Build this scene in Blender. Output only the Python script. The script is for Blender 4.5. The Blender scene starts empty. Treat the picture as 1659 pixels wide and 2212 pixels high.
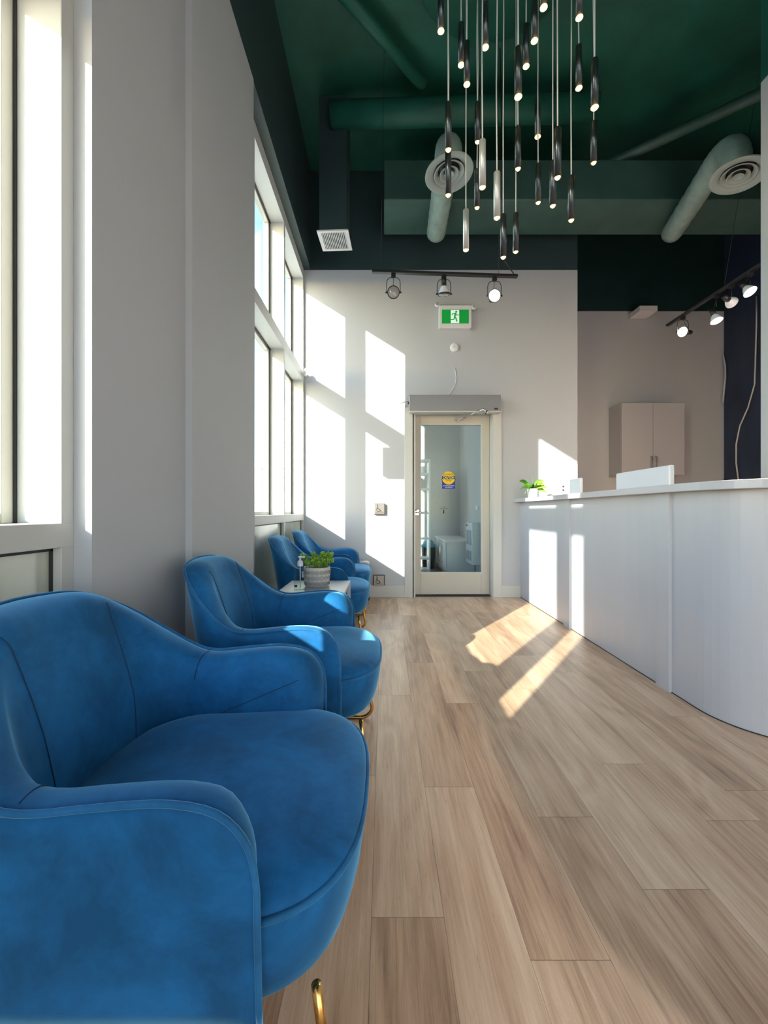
import bpy, math, random
from mathutils import Vector, Matrix
random.seed(7)
PI = math.pi
S = bpy.context.scene
COL = S.collection
F = 885.0                      # focal length in px of the 1659x2212 photograph

# ------------------------------------------------------------------ camera
cd = bpy.data.cameras.new('camera'); cam = bpy.data.objects.new('camera', cd); COL.objects.link(cam)
cam.location = (0, 0, 1.0); cam.rotation_euler = (PI/2, 0, 0)
cd.sensor_fit = 'HORIZONTAL'; cd.sensor_width = 36; cd.lens = F/1659*36
cd.shift_y = -2/1659; cd.clip_start = 0.02; cd.clip_end = 400
S.camera = cam

# ------------------------------------------------------------------ sun, sky, exposure
SUN = Vector((0.76, 1.0, -0.475)).normalized()
w = bpy.data.worlds.new('sky'); S.world = w; w.use_nodes = True
nt = w.node_tree; nt.nodes.clear()
sky = nt.nodes.new('ShaderNodeTexSky'); sky.sky_type = 'NISHITA'; sky.sun_disc = False
sky.sun_elevation = math.radians(20.5); sky.sun_rotation = math.atan2(-SUN.x, -SUN.y)
sky.air_density = 1.0; sky.dust_density = 0.7; sky.ozone_density = 1.4
bg = nt.nodes.new('ShaderNodeBackground'); bg.inputs['Strength'].default_value = 0.62
out = nt.nodes.new('ShaderNodeOutputWorld')
nt.links.new(sky.outputs[0], bg.inputs[0]); nt.links.new(bg.outputs[0], out.inputs[0])
sd = bpy.data.lights.new('sun', 'SUN'); sun = bpy.data.objects.new('sun', sd); COL.objects.link(sun)
sd.energy = 11.0; sd.angle = math.radians(0.53); sd.color = (1.0, 0.95, 0.87)
sun.rotation_euler = SUN.to_track_quat('-Z', 'Y').to_euler(); sun.location = (-6, -8, 6)
S.view_settings.view_transform = 'Standard'; S.view_settings.look = 'None'
S.view_settings.gamma = 1; S.view_settings.use_curve_mapping = False
S.view_settings.exposure = 0.56
S.cycles.max_bounces = 10; S.cycles.diffuse_bounces = 6; S.cycles.glossy_bounces = 4
S.cycles.transparent_max_bounces = 16; S.cycles.use_denoising = True
S.cycles.sample_clamp_indirect = 6.0; S.cycles.caustics_reflective = False; S.cycles.caustics_refractive = False

# ------------------------------------------------------------------ materials
MATS = {}
def mat(name, col, rough=0.5, metal=0.0, noise=None, bump=None, emit=None, sheen=None, spec=None, coat=None, aniso=None):
    m = bpy.data.materials.new(name); m.use_nodes = True; t = m.node_tree; b = t.nodes['Principled BSDF']
    b.inputs['Base Color'].default_value = (*col, 1); b.inputs['Roughness'].default_value = rough; b.inputs['Metallic'].default_value = metal
    if spec is not None: b.inputs['Specular IOR Level'].default_value = spec
    if coat: b.inputs['Coat Weight'].default_value = coat; b.inputs['Coat Roughness'].default_value = 0.1
    if emit:
        b.inputs['Emission Color'].default_value = (*emit[0], 1); b.inputs['Emission Strength'].default_value = emit[1]
    if sheen:
        b.inputs['Sheen Weight'].default_value = sheen[0]; b.inputs['Sheen Roughness'].default_value = sheen[1]
        b.inputs['Sheen Tint'].default_value = (*sheen[2], 1)
    tc = t.nodes.new('ShaderNodeTexCoord')
    if noise:                                   # (scale, amount 0..1 of value variation, stretch xyz)
        mp = t.nodes.new('ShaderNodeMapping'); mp.inputs['Scale'].default_value = noise[2] if len(noise) > 2 else (1, 1, 1)
        n = t.nodes.new('ShaderNodeTexNoise'); n.inputs['Scale'].default_value = noise[0]; n.inputs['Detail'].default_value = 5
        t.links.new(tc.outputs['Object'], mp.inputs[0]); t.links.new(mp.outputs[0], n.inputs['Vector'])
        r = t.nodes.new('ShaderNodeMapRange'); r.inputs['From Min'].default_value = .3; r.inputs['From Max'].default_value = .7
        r.inputs['To Min'].default_value = 1-noise[1]; r.inputs['To Max'].default_value = 1+noise[1]
        t.links.new(n.outputs['Fac'], r.inputs['Value'])
        hs = t.nodes.new('ShaderNodeHueSaturation'); hs.inputs['Color'].default_value = (*col, 1)
        t.links.new(r.outputs[0], hs.inputs['Value']); t.links.new(hs.outputs[0], b.inputs['Base Color'])
    if bump:                                    # (scale, strength, distance, stretch)
        mp = t.nodes.new('ShaderNodeMapping'); mp.inputs['Scale'].default_value = bump[3] if len(bump) > 3 else (1, 1, 1)
        n = t.nodes.new('ShaderNodeTexNoise'); n.inputs['Scale'].default_value = bump[0]; n.inputs['Detail'].default_value = 4
        bp = t.nodes.new('ShaderNodeBump'); bp.inputs['Strength'].default_value = bump[1]; bp.inputs['Distance'].default_value = bump[2]
        t.links.new(tc.outputs['Object'], mp.inputs[0]); t.links.new(mp.outputs[0], n.inputs['Vector'])
        t.links.new(n.outputs['Fac'], bp.inputs['Height']); t.links.new(bp.outputs[0], b.inputs['Normal'])
    MATS[name] = m
    return m
M_wall = mat('white wall paint', (.515, .530, .555), .65, noise=(1.5, .015), bump=(140, .12, .002))
M_trim = mat('white satin trim', (.60, .60, .57), .4, bump=(60, .05, .001))
M_frame = mat('window aluminium', (.62, .60, .53), .4)
M_gask = mat('black gasket', (.02, .02, .022), .5)
M_spandrel = mat('back painted glass panel', (.55, .58, .48), .16, noise=(9, .06, (1, 1, .4)), coat=.5)
M_dark = mat('dark ceiling paint', (.009, .100, .070), .55, noise=(3, .22), bump=(30, .3, .004))
M_darker = mat('near black green paint', (.006, .030, .030), .55, noise=(3, .2))
M_darkblue = mat('dark blue rough wall', (.022, .036, .075), .6, noise=(5, .3, (1, 1, .3)), bump=(20, .3, .005))
M_bulk = mat('charcoal bulkhead paint', (.028, .052, .056), .5, noise=(2, .1))
M_duct = mat('dark painted duct', (.045, .105, .09), .5, noise=(4, .15))
M_flex = mat('pale flexible duct', (.26, .36, .32), .5, noise=(10, .2), bump=(60, .3, .004, (1, 1, 1)))
M_diff = mat('grey diffuser enamel', (.32, .38, .36), .4)
M_grille = mat('pale grille enamel', (.55, .55, .55), .45)
M_counter = mat('white counter laminate', (.52, .535, .58), .38, noise=(3, .02, (4, 4, .3)), bump=(40, .06, .001, (5, 5, .3)))
M_top = mat('white worktop', (.54, .55, .60), .3)
M_door = mat('cream door paint', (.56, .525, .45), .42)
M_alum = mat('brushed aluminium', (.30, .30, .325), .42, metal=.7, bump=(30, .1, .001, (1, 1, 30)))
M_chrome = mat('chrome', (.75, .75, .77), .15, metal=1)
M_steel = mat('brushed steel plate', (.27, .24, .22), .42, metal=1, bump=(80, .1, .0005, (1, 1, 12)))
M_black = mat('black enamel', (.012, .012, .014), .4)
M_blackgloss = mat('smoked chrome tube', (.13, .15, .16), .30, metal=.9)
M_silver = mat('bright chrome tube', (.85, .88, .88), .42, metal=.55)
M_cord = mat('pale suspension cord', (.95, .93, .88), .5)
M_brass = mat('polished brass', (.75, .42, .13), .18, metal=1)
def velvet(name, base, sheen_col, k=1.0):
    m = mat(name, base, .75, sheen=(k, .35, sheen_col), spec=.25, bump=(900, .25, .0006))
    t = m.node_tree; b = t.nodes['Principled BSDF']; tc = t.nodes.new('ShaderNodeTexCoord')
    n1 = t.nodes.new('ShaderNodeTexNoise'); n1.inputs['Scale'].default_value = 5.5; n1.inputs['Detail'].default_value = 5; n1.inputs['Roughness'].default_value = .7; n1.inputs['Distortion'].default_value = .25
    t.links.new(tc.outputs['Object'], n1.inputs['Vector'])
    r = t.nodes.new('ShaderNodeValToRGB'); r.color_ramp.elements[0].position = .36; r.color_ramp.elements[1].position = .66
    r.color_ramp.elements[0].color = (base[0]*.45, base[1]*.6, base[2]*.62, 1); r.color_ramp.elements[1].color = (base[0]*1.3, base[1]*1.2, base[2]*1.2, 1)
    t.links.new(n1.outputs['Fac'], r.inputs[0]); t.links.new(r.outputs[0], b.inputs['Base Color'])
    return m
M_velvet = velvet('blue velvet', (.006, .122, .32), (.24, .64, 1.0), 1.0)
M_piping = velvet('blue velvet piping', (.015, .14, .33), (.3, .65, 1.0), 1.0)
M_seam = mat('dark seam thread', (.004, .035, .085), .8)
M_pot = mat('pale grey pot', (.62, .60, .57), .55)
M_potline = mat('grey ring pattern', (.22, .22, .24), .6)
M_soil = mat('dark soil', (.03, .022, .015), .9, bump=(60, .6, .01))
M_leaf = mat('lime succulent leaf', (.22, .42, .03), .42, noise=(25, .45))
M_leaf2 = mat('green leaf', (.10, .30, .02), .4, noise=(18, .55))
M_leafy = mat('yellow leaf streak', (.55, .62, .10), .4)
M_white = mat('white plastic', (.80, .80, .80), .35)
M_monitor = mat('pale monitor shell', (.74, .77, .84), .3)
M_cab = mat('white cabinet laminate', (.46, .45, .47), .45)
M_cab2 = mat('white cabinet gloss', (.74, .76, .77), .3)
M_fountain = mat('pale blue grey enamel', (.48, .56, .64), .4)
M_louvre = mat('grey louvre slots', (.22, .27, .33), .5)
M_green = mat('exit sign green', (.005, .30, .05), .4, emit=((.003, .25, .03), .30))
M_exitw = mat('exit sign pale panel', (.75, .85, .8), .4, emit=((.7, .9, .8), .35))
M_yellow = mat('sticker yellow', (.82, .52, .005), .5)
M_blue = mat('sticker blue', (.006, .02, .36), .5)
M_ink = mat('black ink', (.012, .012, .012), .6)
M_inkdk = mat('engraved grey ink', (.05, .04, .04), .5)
M_cream = mat('sticker pale lettering', (.85, .78, .5), .5)
M_warm = mat('warm lamp lens', (1, .75, .4), .4, emit=((1.0, .56, .17), 3.4))
M_lampw = mat('lit reflector bulb face', (1, .9, .8), .4, emit=((1.0, .86, .72), 14))
M_lampoff = mat('unlit bulb glass', (.40, .38, .37), .15, coat=.8)
M_bulb = mat('white bulb glass', (.72, .75, .82), .25)
M_bag = mat('blue bin liner', (.05, .30, .48), .4)
M_ground = mat('pale concrete ground', (.55, .54, .50), .8, noise=(2, .15))
M_bld = mat('pale building cladding', (.62, .60, .58), .7, noise=(1, .1))
M_bldglass = mat('dark building glazing', (.12, .16, .20), .1)
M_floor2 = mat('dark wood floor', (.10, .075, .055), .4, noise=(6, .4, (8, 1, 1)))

def glass(name, tint=(.93, .97, .95), refl=.07, ior=1.45):
    m = bpy.data.materials.new(name); m.use_nodes = True; t = m.node_tree; t.nodes.clear()
    o = t.nodes.new('ShaderNodeOutputMaterial'); mx = t.nodes.new('ShaderNodeMixShader'); tr = t.nodes.new('ShaderNodeBsdfTransparent')
    g = t.nodes.new('ShaderNodeBsdfGlossy'); g.inputs['Roughness'].default_value = .01; tr.inputs[0].default_value = (*tint, 1)
    lw = t.nodes.new('ShaderNodeLayerWeight'); lw.inputs[0].default_value = .5
    pw = t.nodes.new('ShaderNodeMath'); pw.operation = 'POWER'; pw.inputs[1].default_value = 5; t.links.new(lw.outputs['Facing'], pw.inputs[0])
    fr = t.nodes.new('ShaderNodeMath'); fr.operation = 'MULTIPLY_ADD'; f0 = ((ior-1)/(ior+1))**2; fr.inputs[1].default_value = .55; fr.inputs[2].default_value = f0; t.links.new(pw.outputs[0], fr.inputs[0])
    t.links.new(fr.outputs[0], mx.inputs[0]); t.links.new(tr.outputs[0], mx.inputs[1]); t.links.new(g.outputs[0], mx.inputs[2]); t.links.new(mx.outputs[0], o.inputs[0])
    return m
M_glass = glass('clear window glass', ior=1.3)
M_doorglass = glass('clear door glass', ior=1.13)
M_bottle = glass('clear plastic bottle', (.93, .96, .95), ior=1.45)
M_gel = glass('clear sanitiser gel', (.93, .97, .96), ior=1.2)

# floor: plank mesh carries the plank layout; grain from nodes
def floor_material():
    m = bpy.data.materials.new('oak plank floor'); m.use_nodes = True; t = m.node_tree; b = t.nodes['Principled BSDF']; L = t.links.new
    uv = t.nodes.new('ShaderNodeUVMap'); uv.uv_map = 'plank'
    at = t.nodes.new('ShaderNodeAttribute'); at.attribute_name = 'rnd'
    sep = t.nodes.new('ShaderNodeSeparateXYZ'); L(uv.outputs[0], sep.inputs[0])
    sr = t.nodes.new('ShaderNodeSeparateColor'); L(at.outputs['Color'], sr.inputs[0])
    tc = t.nodes.new('ShaderNodeTexCoord')
    add = t.nodes.new('ShaderNodeVectorMath'); add.operation = 'MULTIPLY_ADD'
    L(at.outputs['Color'], add.inputs[0]); add.inputs[1].default_value = (17, 31, 9); L(tc.outputs['Object'], add.inputs[2])
    def noise(scale, detail, stretch, dist=0, rough=.55):
        mp = t.nodes.new('ShaderNodeMapping'); mp.inputs['Scale'].default_value = stretch; L(add.outputs[0], mp.inputs[0])
        n = t.nodes.new('ShaderNodeTexNoise'); n.inputs['Scale'].default_value = scale; n.inputs['Detail'].default_value = detail
        n.inputs['Distortion'].default_value = dist; n.inputs['Roughness'].default_value = rough; L(mp.outputs[0], n.inputs['Vector']); return n.outputs['Fac']
    broad = noise(1.0, 3, (7, .8, 1), .5)                 # broad tonal streaks
    fine = noise(1.0, 6, (95, 3.5, 1), .3, .7)            # fine grain
    fl = noise(1.0, 2, (3.2, .75, 1), .4)                 # cathedral figure: contour bands of a soft field
    mul = t.nodes.new('ShaderNodeMath'); mul.operation = 'MULTIPLY'; mul.inputs[1].default_value = 46; L(fl, mul.inputs[0])
    sn = t.nodes.new('ShaderNodeMath'); sn.operation = 'SINE'; L(mul.outputs[0], sn.inputs[0])
    pore = noise(1.0, 5, (190, 9, 1), .1, .8)
    def mr(x, a, b2, c, d):
        r = t.nodes.new('ShaderNodeMapRange'); L(x, r.inputs[0])
        for i, v in zip((1, 2, 3, 4), (a, b2, c, d)): r.inputs[i].default_value = v
        return r.outputs[0]
    def math_(op, x, y):
        n = t.nodes.new('ShaderNodeMath'); n.operation = op
        for i, v in ((0, x), (1, y)):
            if isinstance(v, (int, float)): n.inputs[i].default_value = v
            else: L(v, n.inputs[i])
        return n.outputs[0]
    v = math_('ADD', math_('MULTIPLY', mr(broad, .3, .7, -1, 1), .30), math_('MULTIPLY', sn.outputs[0], .11))
    v = math_('ADD', v, math_('MULTIPLY', mr(fine, .3, .7, -1, 1), .30))
    v = math_('ADD', v, math_('MULTIPLY', mr(sr.outputs[0], 0, 1, -1, 1), .22))
    v = math_('ADD', math_('MULTIPLY', v, .5), .5)
    cr = t.nodes.new('ShaderNodeValToRGB'); L(v, cr.inputs[0]); e = cr.color_ramp.elements
    e[0].position = .16; e[0].color = (.32, .165, .09, 1); e[1].position = .86; e[1].color = (.98, .72, .50, 1)
    x = e.new(.5); x.color = (.72, .46, .29, 1)
    pm = mr(pore, .58, .70, 1, .55)
    # joint lines
    def edge(c, lim, wdt):
        a = math_('MINIMUM', c, math_('SUBTRACT', lim, c)); return mr(a, 0, wdt, .35, 1)
    em = math_('MULTIPLY', edge(sep.outputs[0], 1.22, .0016), edge(sep.outputs[1], .1785, .0012))
    mm = t.nodes.new('ShaderNodeMix'); mm.data_type = 'RGBA'; mm.blend_type = 'MULTIPLY'; mm.inputs[0].default_value = 1
    tot = math_('MULTIPLY', pm, em)
    cc = t.nodes.new('ShaderNodeCombineColor'); [L(tot, cc.inputs[i]) for i in range(3)]
    L(cr.outputs[0], mm.inputs['A']); L(cc.outputs[0], mm.inputs['B']); L(mm.outputs['Result'], b.inputs['Base Color'])
    b.inputs['Roughness'].default_value = .40; b.inputs['Specular IOR Level'].default_value = .75; b.inputs['Coat Weight'].default_value = .25; b.inputs['Coat Roughness'].default_value = .28
    hgt = math_('ADD', math_('MULTIPLY', mr(pore, .5, .75, 1, 0), .6), math_('MULTIPLY', math_('ADD', sn.outputs[0], 1), .35)); hgt = math_('MULTIPLY', hgt, em)
    bp = t.nodes.new('ShaderNodeBump'); bp.inputs['Strength'].default_value = .35; bp.inputs['Distance'].default_value = .0012
    L(hgt, bp.inputs['Height']); L(bp.outputs[0], b.inputs['Normal'])
    return m
M_floor = floor_material()

# ------------------------------------------------------------------ mesh helpers
class MB:
    def __init__(s): s.v = []; s.f = []; s.m = []; s.sm = []
    def add(s, vs, fs, mi=0, smooth=False):
        o = len(s.v); s.v += [tuple(v) for v in vs]
        for f in fs: s.f.append(tuple(o+i for i in f)); s.m.append(mi); s.sm.append(smooth)
        return s
    def box(s, x0, x1, y0, y1, z0, z1, mi=0, mtx=None):
        vs = [Vector((x, y, z)) for x in (x0, x1) for y in (y0, y1) for z in (z0, z1)]
        if mtx is not None: vs = [mtx @ v for v in vs]
        return s.add(vs, [(0, 1, 3, 2), (4, 6, 7, 5), (0, 4, 5, 1), (2, 3, 7, 6), (0, 2, 6, 4), (1, 5, 7, 3)], mi)
    def tube(s, pts, r, n=8, mi=0, closed=False, caps=True, smooth=True):
        pts = [Vector(p) for p in pts]; N = len(pts); rs = r if isinstance(r, (list, tuple)) else [r]*N
        up = None; vs = []
        for i, p in enumerate(pts):
            if closed: d = pts[(i+1) % N]-pts[i-1]
            else: d = pts[min(i+1, N-1)]-pts[max(i-1, 0)]
            d = d.normalized() if d.length > 1e-9 else Vector((0, 0, 1))
            if up is None:
                a = Vector((0, 0, 1)) if abs(d.z) < .9 else Vector((1, 0, 0)); up = (a-d*a.dot(d)).normalized()
            else:
                up = up-d*up.dot(d); up = up.normalized() if up.length > 1e-6 else Vector((1, 0, 0))
            q = d.cross(up)
            vs += [p+(up*math.cos(2*PI*k/n)+q*math.sin(2*PI*k/n))*rs[i] for k in range(n)]
        fs = []
        for i in range(N if closed else N-1):
            a = i*n; b = ((i+1) % N)*n
            fs += [(a+k, a+(k+1) % n, b+(k+1) % n, b+k) for k in range(n)]
        if caps and not closed: fs += [tuple(range(n))[::-1], tuple((N-1)*n+k for k in range(n))]
        return s.add(vs, fs, mi, smooth)
    def lathe(s, prof, n=32, c=(0, 0, 0), mi=0, mtx=None, smooth=True, caps=False):
        vs = []
        for r, z in prof: vs += [Vector((r*math.cos(2*PI*k/n), r*math.sin(2*PI*k/n), z)) for k in range(n)]
        if mtx is not None: vs = [mtx @ v for v in vs]
        vs = [v+Vector(c) for v in vs]; fs = []
        for i in range(len(prof)-1):
            a = i*n; b = a+n; fs += [(a+k, a+(k+1) % n, b+(k+1) % n, b+k) for k in range(n)]
        if caps: fs += [tuple(range(n))[::-1], tuple((len(prof)-1)*n+k for k in range(n))]
        return s.add(vs, fs, mi, smooth)
    def prism(s, poly, to3, h, mi=0):            # poly in 2D, to3(u,v,h)->xyz
        n = len(poly); vs = [to3(u, v, 0) for u, v in poly]+[to3(u, v, h) for u, v in poly]
        return s.add(vs, [tuple(range(n)), tuple(range(n, 2*n))[::-1]]+[(i, (i+1) % n, n+(i+1) % n, n+i) for i in range(n)], mi)
    def build(s, name, mats, parent=None, bevel=0, seg=2, loc=None, sub=0):
        me = bpy.data.meshes.new(name); me.from_pydata(s.v, [], s.f)
        for m in (mats if isinstance(mats, (list, tuple)) else [mats]): me.materials.append(m)
        me.polygons.foreach_set('material_index', s.m); me.polygons.foreach_set('use_smooth', s.sm)
        me.validate(); me.update()
        import bmesh
        bm = bmesh.new(); bm.from_mesh(me); bmesh.ops.recalc_face_normals(bm, faces=bm.faces); bm.to_mesh(me); bm.free()
        o = bpy.data.objects.new(name, me); COL.objects.link(o)
        if parent is not None: o.parent = parent
        if loc: o.location = loc
        if bevel:
            b = o.modifiers.new('bevel', 'BEVEL'); b.width = bevel; b.segments = seg; b.limit_method = 'ANGLE'; b.angle_limit = math.radians(40)
        if sub:
            b = o.modifiers.new('subd', 'SUBSURF'); b.levels = sub; b.render_levels = sub
        return o
def tag(o, label=None, cat=None, group=None, kind=None):
    if label: o['label'] = label
    if cat: o['category'] = cat
    if group: o['group'] = group
    if kind: o['kind'] = kind
    return o
def empty(name, loc=(0, 0, 0), rz=0):
    o = bpy.data.objects.new(name, None); COL.objects.link(o); o.location = loc; o.rotation_euler = (0, 0, rz); o.empty_display_size = .1
    return o
def struct(mb, name, mats, label=None, **k):
    return tag(mb.build(name, mats, **k), label=label, kind='structure', cat=name.split('_')[0])
def text_mesh(body, size, material, parent, name, loc, rot=(PI/2, 0, 0), ext=.0004, sx=1.0, bold=0.0):
    c = bpy.data.curves.new(name, 'FONT'); c.body = body; c.size = size; c.align_x = 'CENTER'; c.align_y = 'CENTER'; c.extrude = ext; c.offset = bold
    tmp = bpy.data.objects.new('tmp', c); COL.objects.link(tmp); bpy.context.view_layer.update()
    me = bpy.data.meshes.new_from_object(tmp.evaluated_get(bpy.context.evaluated_depsgraph_get()))
    bpy.data.objects.remove(tmp); me.materials.clear(); me.materials.append(material)
    o = bpy.data.objects.new(name, me); COL.objects.link(o); o.parent = parent; o.location = loc; o.rotation_euler = rot; o.scale = (sx, 1, 1)
    return o
def copy_tree(o, parent=None):
    c = o.copy(); COL.objects.link(c); c.parent = parent
    for ch in list(o.children): copy_tree(ch, c)
    return c

# ------------------------------------------------------------------ structure
WY = 4.758                       # back wall
XT = -.93                        # front face of window trim
XF, XO = -1.065, -1.11           # window frame inner / outer face
ZS, ZH, ZT0, ZT1, ZTOP = .965, 3.685, 2.507, 2.61, 3.80
# floor: real planks as faces
def build_floor():
    verts, faces, uvs, cols = [], [], [], []
    Wp, Lp = .1785, 1.22; off = {0: 1.008, 1: 1.485, 2: .912, 3: 1.339, 4: 1.083, 5: 1.62, 6: 1.323, -1: 1.55, -2: .7}
    for k in range(-6, 28):
        x0 = -.031+k*Wp; x1 = x0+Wp
        if x1 < -1.12 or x0 > 4.77: continue
        o = off.get(k, random.random()*Lp); n0 = -5
        for j in range(n0, 6):
            y0 = o+j*Lp; y1 = y0+Lp
            if y1 < -4 or y0 > 5.8: continue
            X0, X1, Y0, Y1 = max(x0, -1.12), min(x1, 4.77), max(y0, -4), min(y1, 5.8)
            b = len(verts); verts += [(X0, Y0, 0), (X1, Y0, 0), (X1, Y1, 0), (X0, Y1, 0)]; faces.append((b, b+1, b+2, b+3))
            uvs += [(Y0-y0, X0-x0), (Y0-y0, X1-x0), (Y1-y0, X1-x0), (Y1-y0, X0-x0)]
            c = (random.random(), random.random(), random.random(), 1); cols += [c]*4
    me = bpy.data.meshes.new('floor'); me.from_pydata(verts, [], faces); me.materials.append(M_floor)
    u = me.uv_layers.new(name='plank'); u.data.foreach_set('uv', [q for p in uvs for q in p])
    a = me.color_attributes.new('rnd', 'FLOAT_COLOR', 'CORNER'); a.data.foreach_set('color', [q for p in cols for q in p])
    o = bpy.data.objects.new('floor', me); COL.objects.link(o)
    tag(o, 'light oak plank floor running away from the viewer', 'floor', kind='structure')
build_floor()
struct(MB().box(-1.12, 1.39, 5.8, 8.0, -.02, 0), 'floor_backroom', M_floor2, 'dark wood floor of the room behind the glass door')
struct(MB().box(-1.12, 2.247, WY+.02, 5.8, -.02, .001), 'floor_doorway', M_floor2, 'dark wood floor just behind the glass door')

# back wall with door opening (camera side face at WY)
DX0, DX1, DZ1 = .345, 1.262, 2.16
b = MB().box(XO-.02, DX0, WY, 4.88, 0, ZTOP).box(DX1, 2.247, WY, 4.88, 0, ZTOP).box(DX0, DX1, WY, 4.88, DZ1, ZTOP)
struct(b, 'wall_back', M_wall, 'white wall with the glass door, lit by window shaped sun patches')
struct(MB().box(-.85, 2.247, WY, 4.88, ZTOP, 4.95), 'wall_back_upper', M_bulk, 'dark painted wall band above the white wall with the door')
# recessed wall behind the counter + side return
struct(MB().box(2.247, 4.80, 5.76, 5.9, 0, 3.81), 'wall_recess', M_wall, 'shaded white wall behind the counter holding the wall cabinet')
struct(MB().box(2.247, 4.80, 5.74, 5.9, 3.81, 4.95), 'wall_recess_upper', M_darker, 'dark painted wall above the recess')
struct(MB().box(2.17, 2.246, 4.88, 5.76, 0, 4.95), 'wall_return', M_wall)
struct(MB().box(4.764, 4.90, 2.68, 5.74, 0, 4.95), 'wall_far_right', M_darkblue, 'dark blue rough wall at the right')
struct(MB().box(2.465, 2.56, -4.0, 2.68, 0, ZTOP), 'wall_right', M_wall, 'white wall end at the right edge')
struct(MB().box(2.465, 4.9, 2.58, 2.68, ZTOP, 4.95).box(2.465, 2.56, -4.0, 2.58, ZTOP, 4.95), 'wall_right_upper', M_dark)
struct(MB().box(2.56, 4.9, 2.58, 2.68, 0, ZTOP), 'wall_right_return', M_wall)
# unseen wall behind the viewer; opening added to let in sky fill
b = MB().box(-1.12, -.4, -4.1, -4.0, 0, 4.95).box(2.2, 2.56, -4.1, -4.0, 0, 4.95).box(-.4, 2.2, -4.1, -4.0, 3.0, 4.95)
struct(b, 'wall_front', M_wall)
struct(MB().box(-1.12, 4.9, -4.1, 5.9, 4.95, 5.05), 'ceiling', M_dark, 'high dark green painted ceiling')
# bulkhead above windows (dark) with its lighter under ledge
struct(MB().box(-1.13, -.85, -4, WY, ZTOP, 4.95), 'wall_left_upper', M_bulk, 'dark bulkhead above the windows')

# window wall: solid parts, mullions, rails
WOPEN = [(-.32, .14), (.185, 1.181), (2.945, 3.81), (3.855, 4.72), (4.945, 5.95)]
b = MB().box(-1.12, XT, -4, -.32, 0, ZTOP)
b.box(-1.12, XT, 1.2285, 2.945, 0, ZTOP).box(-1.12, XT, 5.95, 8, 0, ZTOP)
struct(b, 'wall_left', M_wall, 'white solid wall between the window bays')
struct(MB().box(XT, -.8755, 1.228, 1.806, 0, ZTOP), 'wall_pillar', M_wall, 'white shallow pillar by the nearest window')
struct(MB().box(XT, -.845, 1.806, 2.233, 0, ZTOP).box(XT, -.8465, 2.233, 2.66, 0, ZTOP), 'wall_pillar_deep', M_wall, 'deeper white pillar between the near and far windows')
n = 0
for (y0, y1) in [(.14, .185), (1.181, 1.2285), (3.81, 3.855), (4.72, WY), (4.88, 4.945)]:
    n += 1; struct(MB().box(-1.12, XT, y0, y1, 0, ZH), 'trim_%d' % n, M_trim, bevel=.002)
for (a, c) in [(-.32, 1.2285), (2.945, WY), (4.88, 5.95)]:
    n += 1; struct(MB().box(-1.12, XT+.001, a, c, ZH, ZTOP-.001), 'trim_%d' % n, M_trim)          # head
    n += 1; struct(MB().box(-1.12, XT+.001, a, c, ZT0, ZT1), 'trim_%d' % n, M_trim, bevel=.002)   # transom
    n += 1; struct(MB().box(-1.12, XT+.001, a, c, .895, ZS), 'trim_%d' % n, M_trim, bevel=.002)   # sill rail
    n += 1; struct(MB().box(-1.12, XT+.001, a, c, 0, .12), 'trim_%d' % n, M_trim, bevel=.002)
wi = 0
for (y0, y1) in WOPEN:
    wi += 1; W = tag(empty('window_%d' % wi, (XF, (y0+y1)/2, ZS)), 'tall two-light window in the left wall', 'window', kind='structure')
    inv = Matrix.Translation((-XF, -(y0+y1)/2, -ZS))
    for (z0, z1) in [(ZS, ZT0), (ZT1, ZH)]:
        fw = .042; m = MB()
        m.box(XO, XF, y0, y0+fw, z0, z1, 0, inv).box(XO, XF, y1-fw, y1, z0, z1, 0, inv).box(XO, XF, y0+fw, y1-fw, z0, z0+.03, 0, inv).box(XO, XF, y0+fw, y1-fw, z1-.03, z1, 0, inv)
        m.build('window_frame', M_frame, W, bevel=.003)
        g = MB(); e = .006
        g.box(XF-.001, XF+.012, y0, y0+e, z0, z1, 0, inv).box(XF-.001, XF+.008, y1-e, y1, z0, z1, 0, inv).box(XF-.001, XF+.012, y0, y1, z1-.012, z1, 0, inv)
        g.build('gasket', M_gask, W)
        MB().box(XO+.018, XO+.022, y0+fw, y1-fw, z0+.03, z1-.03, 0, inv).build('pane', M_glass, W)
    MB().box(XT-.05, XT-.03, y0+.006, y1-.006, .126, .889, 0, inv).build('spandrel_panel', M_spandrel, W)
    g = MB(); g.box(XT-.032, XT-.024, y0, y0+.008, .12, .895, 0, inv).box(XT-.032, XT-.024, y1-.008, y1, .12, .895, 0, inv).box(XT-.032, XT-.024, y0, y1, .885, .895, 0, inv)
    g.build('gasket', M_gask, W)
    MB().box(-1.115, XT-.06, y0, y1, .12, .895, 0, inv).build('insulated_backing', M_trim, W)

# back room shell
struct(MB().box(-1.12, 1.45, 7.40, 7.5, 0, 3.9), 'wall_backroom_end', M_wall, 'pale end wall seen through the glass door')
struct(MB().box(1.37, 1.47, 4.88, 7.40, 0, 3.9), 'wall_backroom_right', M_wall, 'pale side wall seen through the glass door')
struct(MB().box(-1.12, 2.17, 4.88, 7.5, 3.9, 4.0), 'ceiling_backroom', M_wall)

# baseboards
for i, (a, c) in enumerate([(-.93, .238), (1.36, 1.584)]):
    struct(MB().box(a, c, WY-.014, WY, 0, .14), 'baseboard_back_%s' % ('left', 'right')[i], M_trim, bevel=.003)

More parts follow.
